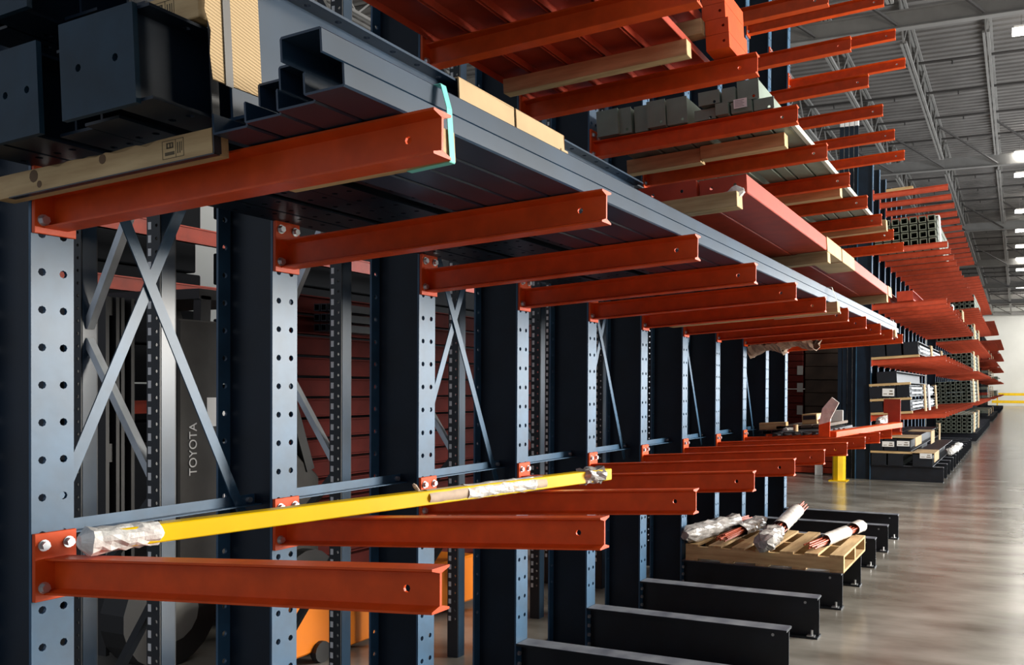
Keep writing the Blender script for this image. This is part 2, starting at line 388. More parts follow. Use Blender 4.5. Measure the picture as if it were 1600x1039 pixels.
def channel(L, wd, h, mt, t=.005, flip=False):
    def f():
        m = MB()
        c = .8*t; pr = [(c, 0), (wd-c, 0), (wd, c), (wd, h-c*.6), (wd-c*.8, h), (wd-t, h), (wd-t, t), (t, t), (t, h), (c*.8, h), (0, h-c*.6), (0, c)]
        if flip: pr = [(x, h-z) for x, z in pr][::-1]
        m.ext(pr, 'y', 0, L); return m.mesh('channel', mt)
    return cached(('c', L, wd, h, mt.name, flip), f)
def tube(L, wd, h, mt, t=.006):
    def f():
        m = MB()
        o = [(0, 0), (wd, 0), (wd, h), (0, h)]; i_ = [(t, t), (wd-t, t), (wd-t, h-t), (t, h-t)]
        vs = [(p[0], yy, p[1]) for yy in (0, L) for p in o+i_]; fs = []
        for a in range(4):
            b = (a+1) % 4
            fs += [(a, b, 8+b, 8+a), (4+b, 4+a, 12+a, 12+b), (a, 4+a, 4+b, b), (8+b, 12+b, 12+a, 8+a)]
        m.add(vs, fs); return m.mesh('tube', mt)
    return cached(('t', L, wd, h, mt.name), f)
def lumber(L, wd, h, bev=.002):   # along X
    return cached(('l', round(L, 3), wd, h), lambda: MB().box(0, L, 0, wd, 0, h).mesh('lumber', WOOD, bevel=bev))
def put_lumber(k, u, v, w_, L, wd, h, label, group=None):
    return tag(obj('lumber', lumber(L, wd, h), None, at(k, u, v, w_), ROT), label, 'lumber', group)
def plate(x0, x1, z0, z1, mt, holes=(), t=.012):
    m = MB()
    xs = [x0, (x0+x1)/2, x1]; zs = [z0, z0+(z1-z0)*.3, z0+(z1-z0)*.7, z1]
    m.perf(xs, zs, {h: .009 for h in holes}, 0, t, lambda u, w_, tt: (u, tt, w_)); return m.mesh('end_plate', mt)

# --- second level: navy columns (left) and channels (right), front rack
LN = 7.45
left = [(.06, 1.36, (-.08, .075)), (.185, 1.36, (-.055, .10)), (.335, 1.40, None), (.45, 1.38, None), (.615, 1.335, (-.215, .02))]
for q, (u, v, ep) in enumerate(left):
    t = thing('steel_column', 'navy perforated column in the bottom row of the left stack, %s from the left' % nth(q+1), 'steel beam', at(2, u, v, .062), ROT, 'navy columns stacked on the second level')
    obj('beam', wbeam(LN, .205, .112, NAVY, True), t)
    if ep: obj('end_plate', plate(ep[0], ep[1], -.005, .21, PLATE, ((0, 1), (1, 1))), t, (0, -.012, 0))
for q, (u, v) in enumerate(((.08, 1.38), (.20, 1.34), (.34, 1.42), (.46, 1.45))):
    t = thing('steel_column', 'navy perforated column in the upper row of the left stack, %s from the left' % nth(q+1), 'steel beam', at(2, u, v, .345), ROT, 'navy columns stacked on the second level')
    obj('beam', wbeam(LN, .205, .112, NAVY, True), t)
    if q == 1: obj('end_plate', plate(-.10, .09, -.004, .21, PLATE, ((0, 1),)), t, (0, -.012, 0))
# channels on the right, two layers
lay1 = [(.72, 1.44), (.835, 1.42), (.945, 1.40), (1.055, 1.36)]
lay2 = [(.826, 1.47), (.935, 1.42), (1.044, 1.315)]
SK = .0078
def skew(u, v): return u+SK*(v-1.4)
for q, (u, v) in enumerate(lay1):
    tag(obj('steel_channel', channel(8.1, .104, .047, NAVYG), None, at(2, u, v, .003), (0, TH, -SK)), 'navy channel on the second level arms, bottom layer, %s from the left' % nth(q+1), 'steel channel', 'navy channels on the second level')
for q, (u, v) in enumerate(lay2):
    tag(obj('steel_channel', channel(8.1, .104, .05, NAVYG, flip=True), None, at(2, u, v, .0555), (0, TH, -SK)), 'navy channel on the second level arms, top layer, %s from the left' % nth(q+1), 'steel channel', 'navy channels on the second level')
t = thing('steel_column', 'navy steel column lying on top of the channels behind the cardboard sheet', 'steel beam', at(2, .715, 1.50, .053), ROT)
obj('beam', wbeam(2.33, .354, .10, NAVYG, True), t)
tag(obj('steel_column', wbeam(4.9, .165, .12, NAVYG), None, at(2, .84, 3.95, .105), ROT), 'navy beam under the red beams, mostly hidden by the channels in front', 'steel beam')

# lumber under the left stack, level two (front piece with stamp and knots)
def wane_lumber():
    m = MB(); L = .755; n = 22; rnd = random.Random(3); vs = []
    for i in range(n+1):
        x = L*i/n; c = .004+(.010*rnd.random() if 3 < i < 19 else .001); d = .003+(.012*rnd.random() if 5 < i < 17 and i % 3 else 0)
        vs += [(x, 0, 0), (x, .045, 0), (x, .045, .06), (x, c, .06), (x, 0, .06-d)]
    fs = [(i*5+a, i*5+(a+1) % 5, (i+1)*5+(a+1) % 5, (i+1)*5+a) for i in range(n) for a in range(5)]
    fs += [(0, 1, 2, 3, 4)[::-1], tuple(n*5+a for a in range(5))]
    m.add(vs, fs); return m.mesh('plank', WOOD)
t = thing('lumber', 'pine lumber with knots and a grade stamp under the near end of the navy stack', 'lumber', at(2, -.055, 1.455, -.030), ROT)
obj('plank', wane_lumber(), t)
for kx, kz, kr in ((.15, .040, .016), (.17, .017, .009), (.40, .043, .012)):
    m = MB(); m.cyl((kx, .0005, kz), (kx, -.0006, kz), kr, 10); obj('knot', m.mesh('knot', KNOT), t)
def stamp(w_, h, t_=.0007):
    m = MB(); b = .0012
    for x0, x1, z0, z1 in ((0, w_, 0, b), (0, w_, h-b, h), (0, b, 0, h), (w_-b, w_, 0, h), (w_*.62, w_*.62+b, 0, h)): m.box(x0, x1, -t_, 0, z0, z1)
    for x0, x1, z0, z1 in ((.2, .5, .55, .62), (.2, .26, .55, .85), (.34, .40, .55, .85), (.46, .52, .55, .85), (.2, .5, .80, .86), (.12, .56, .18, .36), (.70, .74, .2, .8), (.80, .84, .2, .8), (.89, .92, .3, .8)):
        m.box(x0*w_, x1*w_, -t_, 0, z0*h, z1*h)
    return m.mesh('grade_stamp', INK)
obj('grade_stamp', stamp(.068, .042), t, (.60, 0, .009))
t = thing('lumber', 'short pine block with a grade stamp wedged between the two rows of navy columns', 'lumber', at(2, .42, 1.44, .272), ROT)
obj('plank', lumber(.275, .05, .068), t); obj('grade_stamp', stamp(.075, .045), t, (.125, 0, .012))
# black strap round the left stack and its lumber
m = MB(); m.box(.708, .711, 1.45, 1.47, -.03, .28); m.box(.0, .708, 1.452, 1.468, -.033, -.030)
t = obj('strap', m.mesh('strap', BSTRAP), None, at(2, 0, 0, 0), ROT)
tag(t, 'black plastic strap hanging around the end of the stamped lumber', 'strap')
# other lumber under the channels
put_lumber(2, .70, 1.645, -.068, .474, .055, .07, 'lumber block under the navy channels behind the nearest upper arm, held by teal strap')
put_lumber(2, .05, 5.93, -.07, 1.20, .09, .07, 'lumber crosspiece under the navy channels between the sixth and seventh arms')
put_lumber(2, .35, 8.95, -.068, .90, .09, .068, 'lumber crosspiece under the far end of the navy channels')
def ribbon_loop(pts, wd, th, name, mt):   # loop in the XZ plane of the load, width along Y
    m = MB()
    for a, b in zip(pts, pts[1:]):
        d = Vector((b[0]-a[0], 0, b[1]-a[1])); n_ = Vector((-d.z, 0, d.x)).normalized()*th
        vs = [(p[0]+o_*n_.x, y_, p[1]+o_*n_.z) for p in (a, b) for y_ in (0, wd) for o_ in (0, 1)]
        m.add(vs, [(0, 1, 3, 2), (4, 6, 7, 5), (0, 4, 5, 1), (2, 3, 7, 6), (0, 2, 6, 4), (1, 5, 7, 3)])
    return m.mesh(name, mt)
tag(obj('strap', ribbon_loop([(.83, .107), (1.163, .105), (1.176, .05), (1.178, -.072), (1.06, -.075)], .02, .0015, 'strap', TEAL), None, at(2, 0, 1.668, 0), ROT), 'teal plastic strap around the navy channels beside the nearest upper arm tip', 'strap')
tag(obj('strap', ribbon_loop([(.9, .107), (1.205, .105), (1.222, .05), (1.254, -.075), (.8, -.075)], .016, .0015, 'strap', mat('pale_strap', (.65, .72, .6), .4)), None, at(2, 0, 6.0, 0), ROT), 'pale strap around the navy channels near the sixth upper arm', 'strap')
tag(obj('strap', ribbon_loop([(.9, .107), (1.225, .105), (1.245, .05), (1.258, -.075), (.8, -.075)], .02, .0015, 'strap', WHITE), None, at(2, 0, 9.0, 0), ROT), 'white strap around the far end of the navy channels', 'strap')
# corrugated sheet hanging on the upper column, black strap over it
m = MB(); rnd = random.Random(5)
edge = [(1.375, .41), (1.385, .36), (1.378, .32), (1.39, .28), (1.386, .25), (1.40, .21), (1.395, .16), (1.40, .105)]
vs = []
for yv, z in edge: vs += [(0, yv, z), (0, 1.535, z), (-.005, yv+.004, z), (-.005, 1.535, z)]
fs = []
for i in range(len(edge)-1):
    a = i*4; fs += [(a, a+1, a+5, a+4), (a+2, a+6, a+7, a+3), (a, a+4, a+6, a+2), (a+1, a+3, a+7, a+5)]
fs += [(0, 2, 3, 1), (len(edge)*4-4, len(edge)*4-3, len(edge)*4-1, len(edge)*4-2)]
m.add(vs, fs); m.box(-.105, 0, 1.385, 1.535, .409, .414)
t = thing('cardboard_sheet', 'corrugated cardboard sheet with a torn edge wrapped on the near end of the navy column', 'cardboard', at(2, .772, 0, 0), ROT)
obj('sheet', m.mesh('sheet', CORR), t)
m = MB(); m.box(.001, .003, 1.432, 1.452, .10, .41); obj('strap', m.mesh('strap', mat('grey_strap', (.09, .085, .08), .4)), t)
def folded_sheet(y0, y1, seed, ragged=False):
    m = MB(); m.box(.0, .005, y0, y1, .30, .409); m.box(-.09, .005, y0, y1, .409, .414)
    if ragged:
        for q in range(3): m.box(.005, .008, y1-.06+.012*q, y1+.012+.004*q, .31+.018*q, .321+.018*q)
    return m.mesh('sheet', CARD, bevel=.0015)
for y0, y1, nm in ((2.33, 2.66, 'near'), (2.672, 3.03, 'far')):
    tag(obj('cardboard_sheet', folded_sheet(y0, y1, 1, nm == 'far'), None, at(2, .768, 0, 0), ROT), 'folded cardboard edge guard over the navy column flange, %s piece of the pair' % nm, 'cardboard', 'cardboard guards on the navy column')
# red beams on top of the load
RW = .343
for u, v, L, nm in ((.66, 4.02, 5.2, 'left'), (.965, 4.05, 5.2, 'right')):
    t = thing('red_beam', 'red painted box beam on lumber above the navy load, %s one of the pair' % nm, 'steel beam', at(2, u, v, RW), ROT, 'red beams above the navy load')
    obj('beam', channel(L, .235 if nm == 'right' else .30, .088, REDP), t)
    obj('end_plate', plate(0, .235 if nm == 'right' else .30, .001, .088, REDP, ((0, 1), (1, 1)), .004), t, (0, -.004, 0))
for v, L, u, nm in ((3.97, .50, .67, 'near end'), (5.95, .50, .70, 'middle'), (8.85, .50, .70, 'far end')):
    put_lumber(2, u, v, RW-.074, L, .09, .072, 'lumber crosspiece under the %s of the red beams' % nm, None)
for v0, v1, nm in ((5.93, 6.45, 'near half'), (6.48, 7.0, 'far half')):
    m = MB(); m.box(0, .004, v0, v1, RW-.005, RW+.093); m.box(-.12, .004, v0, v1, RW+.0895, RW+.093); m.box(-.2, .004, v0, v1, RW-.0055, RW-.001)
    tag(obj('cardboard_sheet', m.mesh('sheet', CARD), None, at(2, 1.201, 0, 0), ROT), 'tan cardboard wrap around the middle of the red beam, %s' % nm, 'cardboard', 'cardboard wraps on the red beam')
m = MB(); m.box(0, .004, 8.95, 9.2, RW-.005, RW+.093); m.box(-.12, .004, 8.95, 9.2, RW+.0895, RW+.093)
tag(obj('cardboard_sheet', m.mesh('sheet', CARD), None, at(2, 1.201, 0, 0), ROT), 'tan cardboard wrap at the far end of the red beam', 'cardboard')
m = MB(); m.sleeve((1.05, 4.02, RW-.03), (1.19, 4.03, RW+.01), .03, .035, 6, 10, .3, 4)
tag(obj('plastic_wrap', m.mesh('wrap', TAPE), None, at(2, 0, 0, 0), ROT), 'crumpled white plastic at the near corner of the red beam', 'wrap')

# --- third level, front rack: red channels (near), red stack, grey-green beams
for q in range(5):
    u = .04+.192*q
    tag(obj('red_channel', channel(2.35, .182, .036, REDP, t=.004, flip=True), None, at(3, u, 1.85+.03*(q % 3), .002), ROT), 'red channel in the lower layer near the top of the picture, %s from the left' % nth(q+1), 'steel channel', 'red channels on the third level')
for q in range(6):
    u = .12+.15*q
    tag(obj('red_channel', channel(2.2, .135, .06, REDP, flip=True), None, at(3, u, 1.9, .15), ROT), 'red channel in the upper layer near the top of the picture, %s from the left' % nth(q+1), 'steel channel', 'red channels on the third level')
put_lumber(3, .08, 3.66, -.072, .93, .06, .07, 'long bare lumber strapped under the red channels between the third and fourth arms')
put_lumber(3, .15, 3.82, .076, .88, .07, .07, 'lumber between the two layers of red channels')
for q in range(4):
    m = MB()
    m.perf([0, .06, .11], [0, .068], {(1, 0): .007}, 0, .005, lambda u, w_, tt: (u, tt, w_)); m.box(.105, .11, .005, .3, 0, .068); m.box(0, .105, .005, .3, 0, .005); m.box(0, .105, .005, .3, .063, .068)
    tag(obj('red_bracket', m.mesh('bracket', ORANGE), None, at(3, 1.035-.012*(q > 1), 3.86, .004+.0695*q), ROT), 'short red channel stacked on a third level arm tip, %s from the bottom' % nth(q+1), 'steel channel', 'short red channels stacked on the arm tip')
gr = [(.06, .14, 0, .15, 0), (.165, .105, 0, .15, 1), (.285, .085, 0, .15, 0), (.385, .105, 0, .15, 1), (.50, .115, 0, .15, 1),
      (.66, .115, 0, .06, 1), (.79, .075, 0, .065, 0), (.875, .12, 0, .06, 0), (1.005, .105, 0, .062, 1),
      (.70, .115, .068, .075, 1), (.825, .08, .068, .08, 0), (.915, .115, .068, .11, 1)]
for q, (u, wd, w0, h, ep) in enumerate(gr):
    t = thing('green_beam', 'grey-green primed steel beam on the third level, %s from the left%s' % (nth(q+1) if q < 9 else nth(q-8), ' in the bottom row' if q < 9 else ' in the upper row'), 'steel beam', at(3, u, 4.74+.02*(q % 3), w0+.004), ROT, 'grey-green beams on the third level')
    obj('beam', channel(4.6, wd, h, GREEN), t)
    obj('end_plate', plate(-.004 if ep else .002, wd+.004 if ep else wd-.002, 0, h, GREEN, ((1, 0),) if ep else (), .006), t, (0, -.006, 0))
m = MB(); m.box(0, .075, -.002, 0, 0, .05); t = tag(obj('label', m.mesh('label', WHITE), None, at(3, .90, 4.73, .02), ROT), 'white paper label on the end of the grey-green beams', 'label')
m = MB()
for q in range(5): m.box(.008, .06-.008*(q % 2), -.003, -.002, .008+.008*q, .011+.008*q)
obj('print', m.mesh('print', mat('label_print', (.3, .3, .3), .7)), t)
m = MB(); m.box(0, .025, 0, 4.2, -.004, .03); tag(obj('edge_angle', m.mesh('edge_angle', mat('pale_angle', (.5, .56, .5), .4)), None, at(3, 1.118, 4.98, .004), ROT), 'pale steel angle along the outer edge of the grey-green beams', 'steel angle')
put_lumber(3, .02, 5.25, -.09, .50, .085, .088, 'lumber under the grey-green beams between the fifth and sixth arms, left piece')
put_lumber(3, .53, 5.22, -.084, .53, .085, .082, 'lumber under the grey-green beams between the fifth and sixth arms, right piece')
put_lumber(3, .50, 6.68, -.10, .62, .085, .098, 'lumber under the grey-green beams behind the seventh arm')
put_lumber(3, .10, 8.30, -.10, 1.14, .085, .098, 'lumber under the grey-green beams behind the ninth arm')
m = MB(); m.sleeve((.55, 6.70, -.02), (1.12, 6.70, .0), .03, .035, 8, 10, .3, 9); tag(obj('paper_wrap', m.mesh('wrap', TAPE), None, at(3, 0, 0, 0), ROT), 'pale torn paper above the lumber behind the seventh arm', 'wrap')

# ------------------------------------------------------------------ yellow bar on the lowest arms
A_, B_ = Vector((.16, 1.56, 1.171)), Vector((.69, 3.56, 1.193)); D_ = (B_-A_)
def bp(t_): return A_+D_*t_
t = thing('yellow_bar', 'yellow square bar lying across the lowest arms, wrapped at both ends', 'bar', tuple(A_))
m = MB(); m.bar(bp(.0)-A_, bp(1)-A_, .05, .05, (0, 0, 1)); obj('bar', m.mesh('bar', YELLOW, bevel=.003), t)
m = MB(); m.sleeve(bp(-.015)-A_, bp(.085)-A_, .043, .036, 10, 16, .13, 11); obj('end_wrap', m.mesh('end_wrap', TAPE), t)
m = MB(); m.sleeve(bp(.515)-A_, bp(.80)-A_, .033, .032, 16, 18, .05, 12, (False, False)); obj('paper_sleeve', m.mesh('paper_sleeve', TUBEC, smooth=True), t)
m = MB(); m.sleeve(bp(.60)-A_, bp(.77)-A_, .0345, .035, 14, 18, .07, 22, (False, False)); obj('tape_wrap', m.mesh('tape_wrap', TAPE), t)
m = MB(); m.sleeve(bp(.91)-A_, bp(.985)-A_, .044, .04, 8, 16, .28, 13); obj('plastic_wrap', m.mesh('plastic_wrap', PLASTIC), t)
m = MB(); m.sleeve(bp(.505)-A_+Vector((0, 0, .02)), bp(.50)-A_+Vector((-.02, .0, .05)), .006, .009, 4, 8, .2, 14); obj('paper_twist', m.mesh('paper_twist', TUBEC), t)

# ------------------------------------------------------------------ goods at the far end of the lowest level
def on1(u, v, w_): return at(1, u, v, w_)
put_lumber(1, .01, 8.55, .045, .27, .09, .07, 'pale lumber block on black beams at the ninth lowest arm')
for q, (u, v, L) in enumerate(((.01, 8.5, 1.3), (.10, 8.52, 1.3), (.19, 8.5, 1.3))):
    tag(obj('black_beam', wbeam(L, .04, .08, BLACKN), None, on1(u+.04, v, .003), ROT), 'black bar under the pale lumber block on the lowest level, %s from the left' % nth(q+1), 'steel bar', 'black bars on the lowest level')
for q in range(5):
    tag(obj('black_beam', channel(1.6, .085, .035, BLACKN, flip=True), None, on1(.32+.09*q, 7.85+.05*(q % 2), .003), ROT), 'flat black bar behind the loose red arm on the lowest level, %s from the left' % nth(q+1), 'steel bar', 'flat black bars on the lowest level')
for q in range(4):
    tag(obj('brown_plank', MB().box(0, .11, 0, 1.3, 0, .03).mesh('plank', mat('brown_board', (.12, .085, .06), .7), bevel=.002), None, on1(.18+.12*q, 8.55, .048), ROT), 'dark brown board on the lowest level, %s from the left' % nth(q+1), 'board', 'brown boards on the lowest level')
def wrapped_box(u, v, w_, a, b, c, lab, seed):
    t = thing('wrapped_bundle', lab, 'bundle', on1(u, v, w_), ROT)
    m = MB(); m.box(0, a, 0, b, 0, c); obj('body', m.mesh('body', WOOD, bevel=.004), t)
    m = MB(); m.box(.012, a-.012, -.003, 0, c*.45, c*.85); obj('dark_opening', m.mesh('dark_opening', BLACKN), t)
    m = MB(); m.sleeve((a, .02, c*.3), (a+.02, b*.6, c*.5), c*.4, c*.35, 5, 9, .3, seed); obj('plastic_wrap', m.mesh('plastic_wrap', TAPE), t)
wrapped_box(.40, 8.72, .08, .15, .5, .10, 'pale wrapped block with white plastic beside the loose red arm', 31)
m = MB(); m.sleeve((0, 0, 0), (.12, .1, .0), .035, .025, 6, 10, .3, 33); tag(obj('plastic_wrap', m.mesh('wrap', PLASTIC), None, on1(.27, 8.45, .04)), 'crumpled clear plastic between the lumber block and the black bars', 'wrap')
m = MB(); m.cyl((0, 0, 0), (0, 0, .06), .022, 12); tag(obj('cardboard_tube', m.mesh('tube', CARD), None, on1(.50, 8.0, .04)), 'small pale cardboard tube standing on the flat black bars', 'tube')
m = MB(); m.box(0, .14, 0, .02, 0, .14); tag(obj('carton', m.mesh('carton', WHITE, bevel=.003), None, on1(.50, 9.6, .06)), 'white carton behind the loose red arm', 'box')
m = MB(); m.sleeve((0, 0, 0), (.06, .2, .03), .045, .04, 6, 10, .15, 37); tag(obj('red_fitting', m.mesh('fitting', DKRED), None, on1(.42, 9.5, .12)), 'round dark red fitting beside the white carton', 'fitting')
for q in range(3):
    m = MB(); m.cyl((0, 0, 0), (.30, .9, 0), .016, 10); tag(obj('silver_tube', m.mesh('tube', GALV), None, on1(.80+.045*q, 8.25, .03)), 'silver tube lying behind the loose red arm, %s from the left' % nth(q+1), 'tube', 'silver tubes on the lowest level')
m = MB(); m.sleeve((0, 0, 0), (.10, .35, .02), .05, .055, 8, 12, .2, 41); tag(obj('plastic_wrap', m.mesh('wrap', PLASTIC), None, on1(1.1, 8.95, .07)), 'clump of shiny plastic at the far end of the silver tubes', 'wrap')
# loose red arm lying on the tips with its plates standing up
t = thing('loose_rack_arm', 'loose red rack arm lying across the lowest arm tips with a white wrapped end', 'rack arm', on1(.78, 7.55, .003))
m = MB(); m.bar((.12, .05, .02), (.50, 1.45, .06), .09, .05, (0, 0, 1)); obj('beam', m.mesh('beam', ORANGE, bevel=.003), t)
m = MB(); m.box(.02, .115, 0, .012, .0, .15); obj('front_plate', m.mesh('front_plate', ORANGE, bevel=.001), t)
m = MB(); m.box(.40, .52, 1.45, 1.465, -.01, .31); m.box(.36, .40, 1.45, 1.465, .17, .31); obj('back_plate', m.mesh('back_plate', REDP), t)
m = MB(); m.add([(.02, -.004, .10), (.118, -.004, .13), (.12, -.004, .155), (.19, -.006, .29), (.13, -.006, .335), (.05, -.005, .24), (.02, -.004, .10),
                 (.02, .02, .10), (.118, .02, .13), (.12, .02, .155), (.19, .02, .29), (.13, .02, .335), (.05, .02, .24), (.02, .02, .10)],
                [(5, 4, 3, 2, 1, 0), (7, 8, 9, 10, 11, 12)]+[(i, i+1, i+8, i+7) for i in range(6)])
obj('white_wrap', m.mesh('white_wrap', TAPE), t)
# kraft paper sagging under the second level
def saggy(x0, x1, y, z, dz, seed):
    m = MB(); rnd = random.Random(seed); n, k = 12, 8; vs = []
    for i in range(n+1):
        for j in range(k+1):
            a = i/n; b = j/k
            vs.append((x0+(x1-x0)*a+rnd.uniform(-.01, .01), y+b*.45+rnd.uniform(-.02, .02), z-dz*(1-(2*b-1)**2)*(.7+.3*math.sin(a*5+seed))-dz*.25*(1-b)+.0625*(x1-x0)*a+rnd.uniform(-.012, .012)))
    fs = [(i*(k+1)+j, (i+1)*(k+1)+j, (i+1)*(k+1)+j+1, i*(k+1)+j+1) for i in range(n) for j in range(k)]
    m.add(vs, fs); me = m.mesh('paper', PAPER); return me
for q, (x0, x1, dz, nm) in enumerate(((-.02, .30, .13, 'left'), (.29, .61, .10, 'right'))):
    o = tag(obj('kraft_paper', saggy(x0, x1, 8.12, 2.005+.0625*x0, dz, q+2)), 'brown kraft paper sagging under the second level, %s sheet' % nm, 'paper', 'kraft paper under the second level')
    md = o.modifiers.new('solid', 'SOLIDIFY'); md.thickness = .004

# ------------------------------------------------------------------ pallet with wrapped rods on the base beams
PX0, PX1, PY0, PY1, PZ = .03, 1.225, 6.385, 7.36, BH+.0025
t = thing('pallet', 'pale wooden pallet lying across two black base beams', 'pallet', (PX0, PY0, PZ))
PXL, PYL = PX1-PX0, PY1-PY0
for y in (0, PYL/2-.02, PYL-.04): obj('stringer', cached('ps', lambda: MB().box(0, PXL, 0, .04, .018, .108).mesh('stringer', WOOD, bevel=.0015)), t, (0, y, 0))
for q in range(7): obj('top_board', cached('pt', lambda: MB().box(0, .10, 0, PYL, .108, .126).mesh('top_board', WOODY, bevel=.0015)), t, (q*(PXL-.10)/6, 0, 0))
for q in (0, 1.5, 3, 4.5, 6): obj('bottom_board', cached('pb', lambda: MB().box(0, .10, 0, PYL, 0, .018).mesh('bottom_board', WOODY, bevel=.0015)), t, (q*(PXL-.10)/6, 0, 0))
PT = PZ+.126
def rods(p0, p1, n, lab, wraps, spread=.035, seed=1):
    rnd = random.Random(seed); p0 = Vector(p0); p1 = Vector(p1); d = (p1-p0).normalized(); a = Vector((0, 0, 1)); b = d.cross(a).normalized()
    t = thing('rod_bundle', lab, 'rod bundle', tuple(p0), group=None)
    for q in range(n):
        r = spread*math.sqrt((q+.5)/n); th = q*2.4
        off = b*r*math.cos(th)*1.25+a*(r*math.sin(th)*.75)
        m = MB(); s0 = rnd.uniform(-.09, .05); s1 = rnd.uniform(-.03, .10)
        m.cyl(off+d*s0, off+(p1-p0)+d*s1, .0062, 6); obj('rod', m.mesh('rod', ROD), t)
    L = (p1-p0)
    for q, (s, e, r, mt, nm, cl) in enumerate(wraps):
        m = MB(); m.sleeve(L*s, L*e, r, r*1.02, 12, 16, .05 if mt is TAPE else .17, seed*10+q, cl); obj(nm, m.mesh(nm, mt, smooth=mt is TAPE), t)
R = PT+.05
rods((.06, 6.42, R+.02), (.20, 7.45, R+.01), 12, 'bundle of red rods in crumpled clear plastic at the left edge of the pallet', [(-.10, .78, .075, PLASTIC, 'plastic_wrap', (True, False))], seed=2)
rods((.30, 6.45, R), (.33, 7.42, R), 12, 'bundle of red rods with a plastic sleeve on its far half, second from the left', [(.42, 1.05, .062, PLASTIC, 'plastic_wrap', (False, True))], seed=3)
rods((.67, 6.33, R+.02), (.60, 7.75, R+.10), 14, 'thick bundle of red rods in paper and plastic at the middle of the pallet', [(-.06, .22, .080, PLASTIC, 'plastic_wrap', (True, False)), (.36, .86, .066, TAPE, 'paper_sleeve', (False, False))], spread=.048, seed=4)
rods((.98, 6.45, R-.005), (1.15, 7.48, R), 11, 'bundle of red rods in a white sleeve at the right edge of the pallet', [(.24, .70, .055, TAPE, 'paper_sleeve', (False, False)), (.86, 1.06, .058, TAPE, 'end_wrap', (False, True))], seed=5)

# ------------------------------------------------------------------ behind the front rack
def post_mesh():
    m = MB(); H = 5.2; p = .05; n_ = int((H-.3)/p)
    zs = [0, .2]+[.2+p*(q+1) for q in range(n_)]+[H]
    m.perf([-.035, -.002, .035], zs, {(1, j): .007 for j in range(1, n_+1)}, 0, .003, lambda u, w_, tt: (u, tt, w_))
    m.box(.032, .035, .003, .07, 0, H); m.box(-.035, -.032, .003, .07, 0, H)
    return m.mesh('post', BLACKN)
POSTM = post_mesh()
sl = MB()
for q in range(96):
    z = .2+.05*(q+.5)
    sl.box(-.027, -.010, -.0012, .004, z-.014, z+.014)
SLM = sl.mesh('slot_light_tab', WHITE)  # pale raised tabs standing for light seen through the slots
FACEM = MB().box(.0352, .0372, .006, .064, 0, 5.2).mesh('lit_post_face', NAVYG)  # aisle side paler than the rest of the post, its light put into colour
for q, y in enumerate((2.414, 3.391, 4.36, 5.314, 6.303, 7.298, 8.3, 9.3)):
    t = thing('upright_frame', 'dark slotted upright frame standing behind the front rack, %s from the front' % nth(q+1), 'rack frame', (-.66, y-.03, 0), group='slotted upright frames behind the front rack')
    for x in (0, -.44):
        obj('post', POSTM, t, (x, 0, 0)); o = obj('slot_light_tab', SLM, t, (x, 0, 0)); obj('lit_post_face', FACEM, t, (x, 0, 0))
    for k, (z0, z1) in enumerate(((.2, .75), (.75, 1.15), (1.75, 1.2), (1.8, 2.5), (2.6, 3.2), (3.9, 3.3), (4.0, 4.8))):
        m = MB(); m.bar((-.41, .035, z0), (-.03, .035, z1), .03, .03, (0, 1, 0)); obj('frame_brace', m.mesh('frame_brace', GALV if k in (2, 3) else BLACKN), t)
    if q > 5: break
# pallet rack beams and red stock beyond
for q, (z, h, x, y0, y1) in enumerate(((2.66, .12, -3.5, 2.0, 9.0), (2.24, .10, -3.5, 2.0, 9.0), (3.5, .12, -3.5, 2, 9), (1.35, .1, -3.9, 2.0, 9))):
    m = MB(); m.box(-.02, .02, y0, y1, 0, h); m.box(-.02, .035, y0, y1, h-.01, h); m.box(-.02, .035, y0, y1, 0, .01)
    tag(obj('rack_beam', m.mesh('beam', REDP), None, (x, 0, z)), 'long red rack beam in the shade behind the near columns, %s from the %s' % (('second', 'third', 'first', 'fourth')[q], 'top'), 'rack beam', 'red rack beams in the shade')
for q in range(15):
    m = MB(); m.ext(wprof(.125, .10, .008), 'y', 0, 7.5)
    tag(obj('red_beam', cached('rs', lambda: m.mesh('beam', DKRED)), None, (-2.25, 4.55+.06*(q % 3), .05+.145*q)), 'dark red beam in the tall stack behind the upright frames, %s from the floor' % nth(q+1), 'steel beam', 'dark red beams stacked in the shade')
for q in range(9):
    tag(obj('small_tube', cached('st', lambda: tube(.5, .05, .05, BLACKN).copy()), None, (-2.14+.06*(q % 3), 4.8+.0*q, 1.95+.07*(q//3))), 'small dark tube beside the dark red stack, %s column, %s row' % (nth(q % 3+1), nth(q//3+1)), 'tube', 'small dark tubes beside the red stack')
for q in range(14):  # black blocks added to keep the background dark
    tag(obj('shade_block', cached('db', lambda: MB().box(-.4, .4, 0, 11, 0, .30).mesh('bundle', SHADE, bevel=.01)), None, (-4.4, 6.3+.05*(q % 2), .02+.315*q)), 'long black block added to darken the background far behind the uprights, %s from the floor' % nth(q+1), 'bundle', 'added black blocks that darken the background')
for q in range(11):  # shorter added stack, hides the bright wall there
    tag(obj('shade_block', cached('dc', lambda: MB().box(-.4, .4, 0, 2.6, 0, .30).mesh('bundle', SHADE, bevel=.01)), None, (-4.6, 3.0+.05*(q % 2), .02+.315*q)), 'short black block added to darken the view behind the forklift, %s from the floor' % nth(q+1), 'bundle', 'added black blocks behind the forklift')
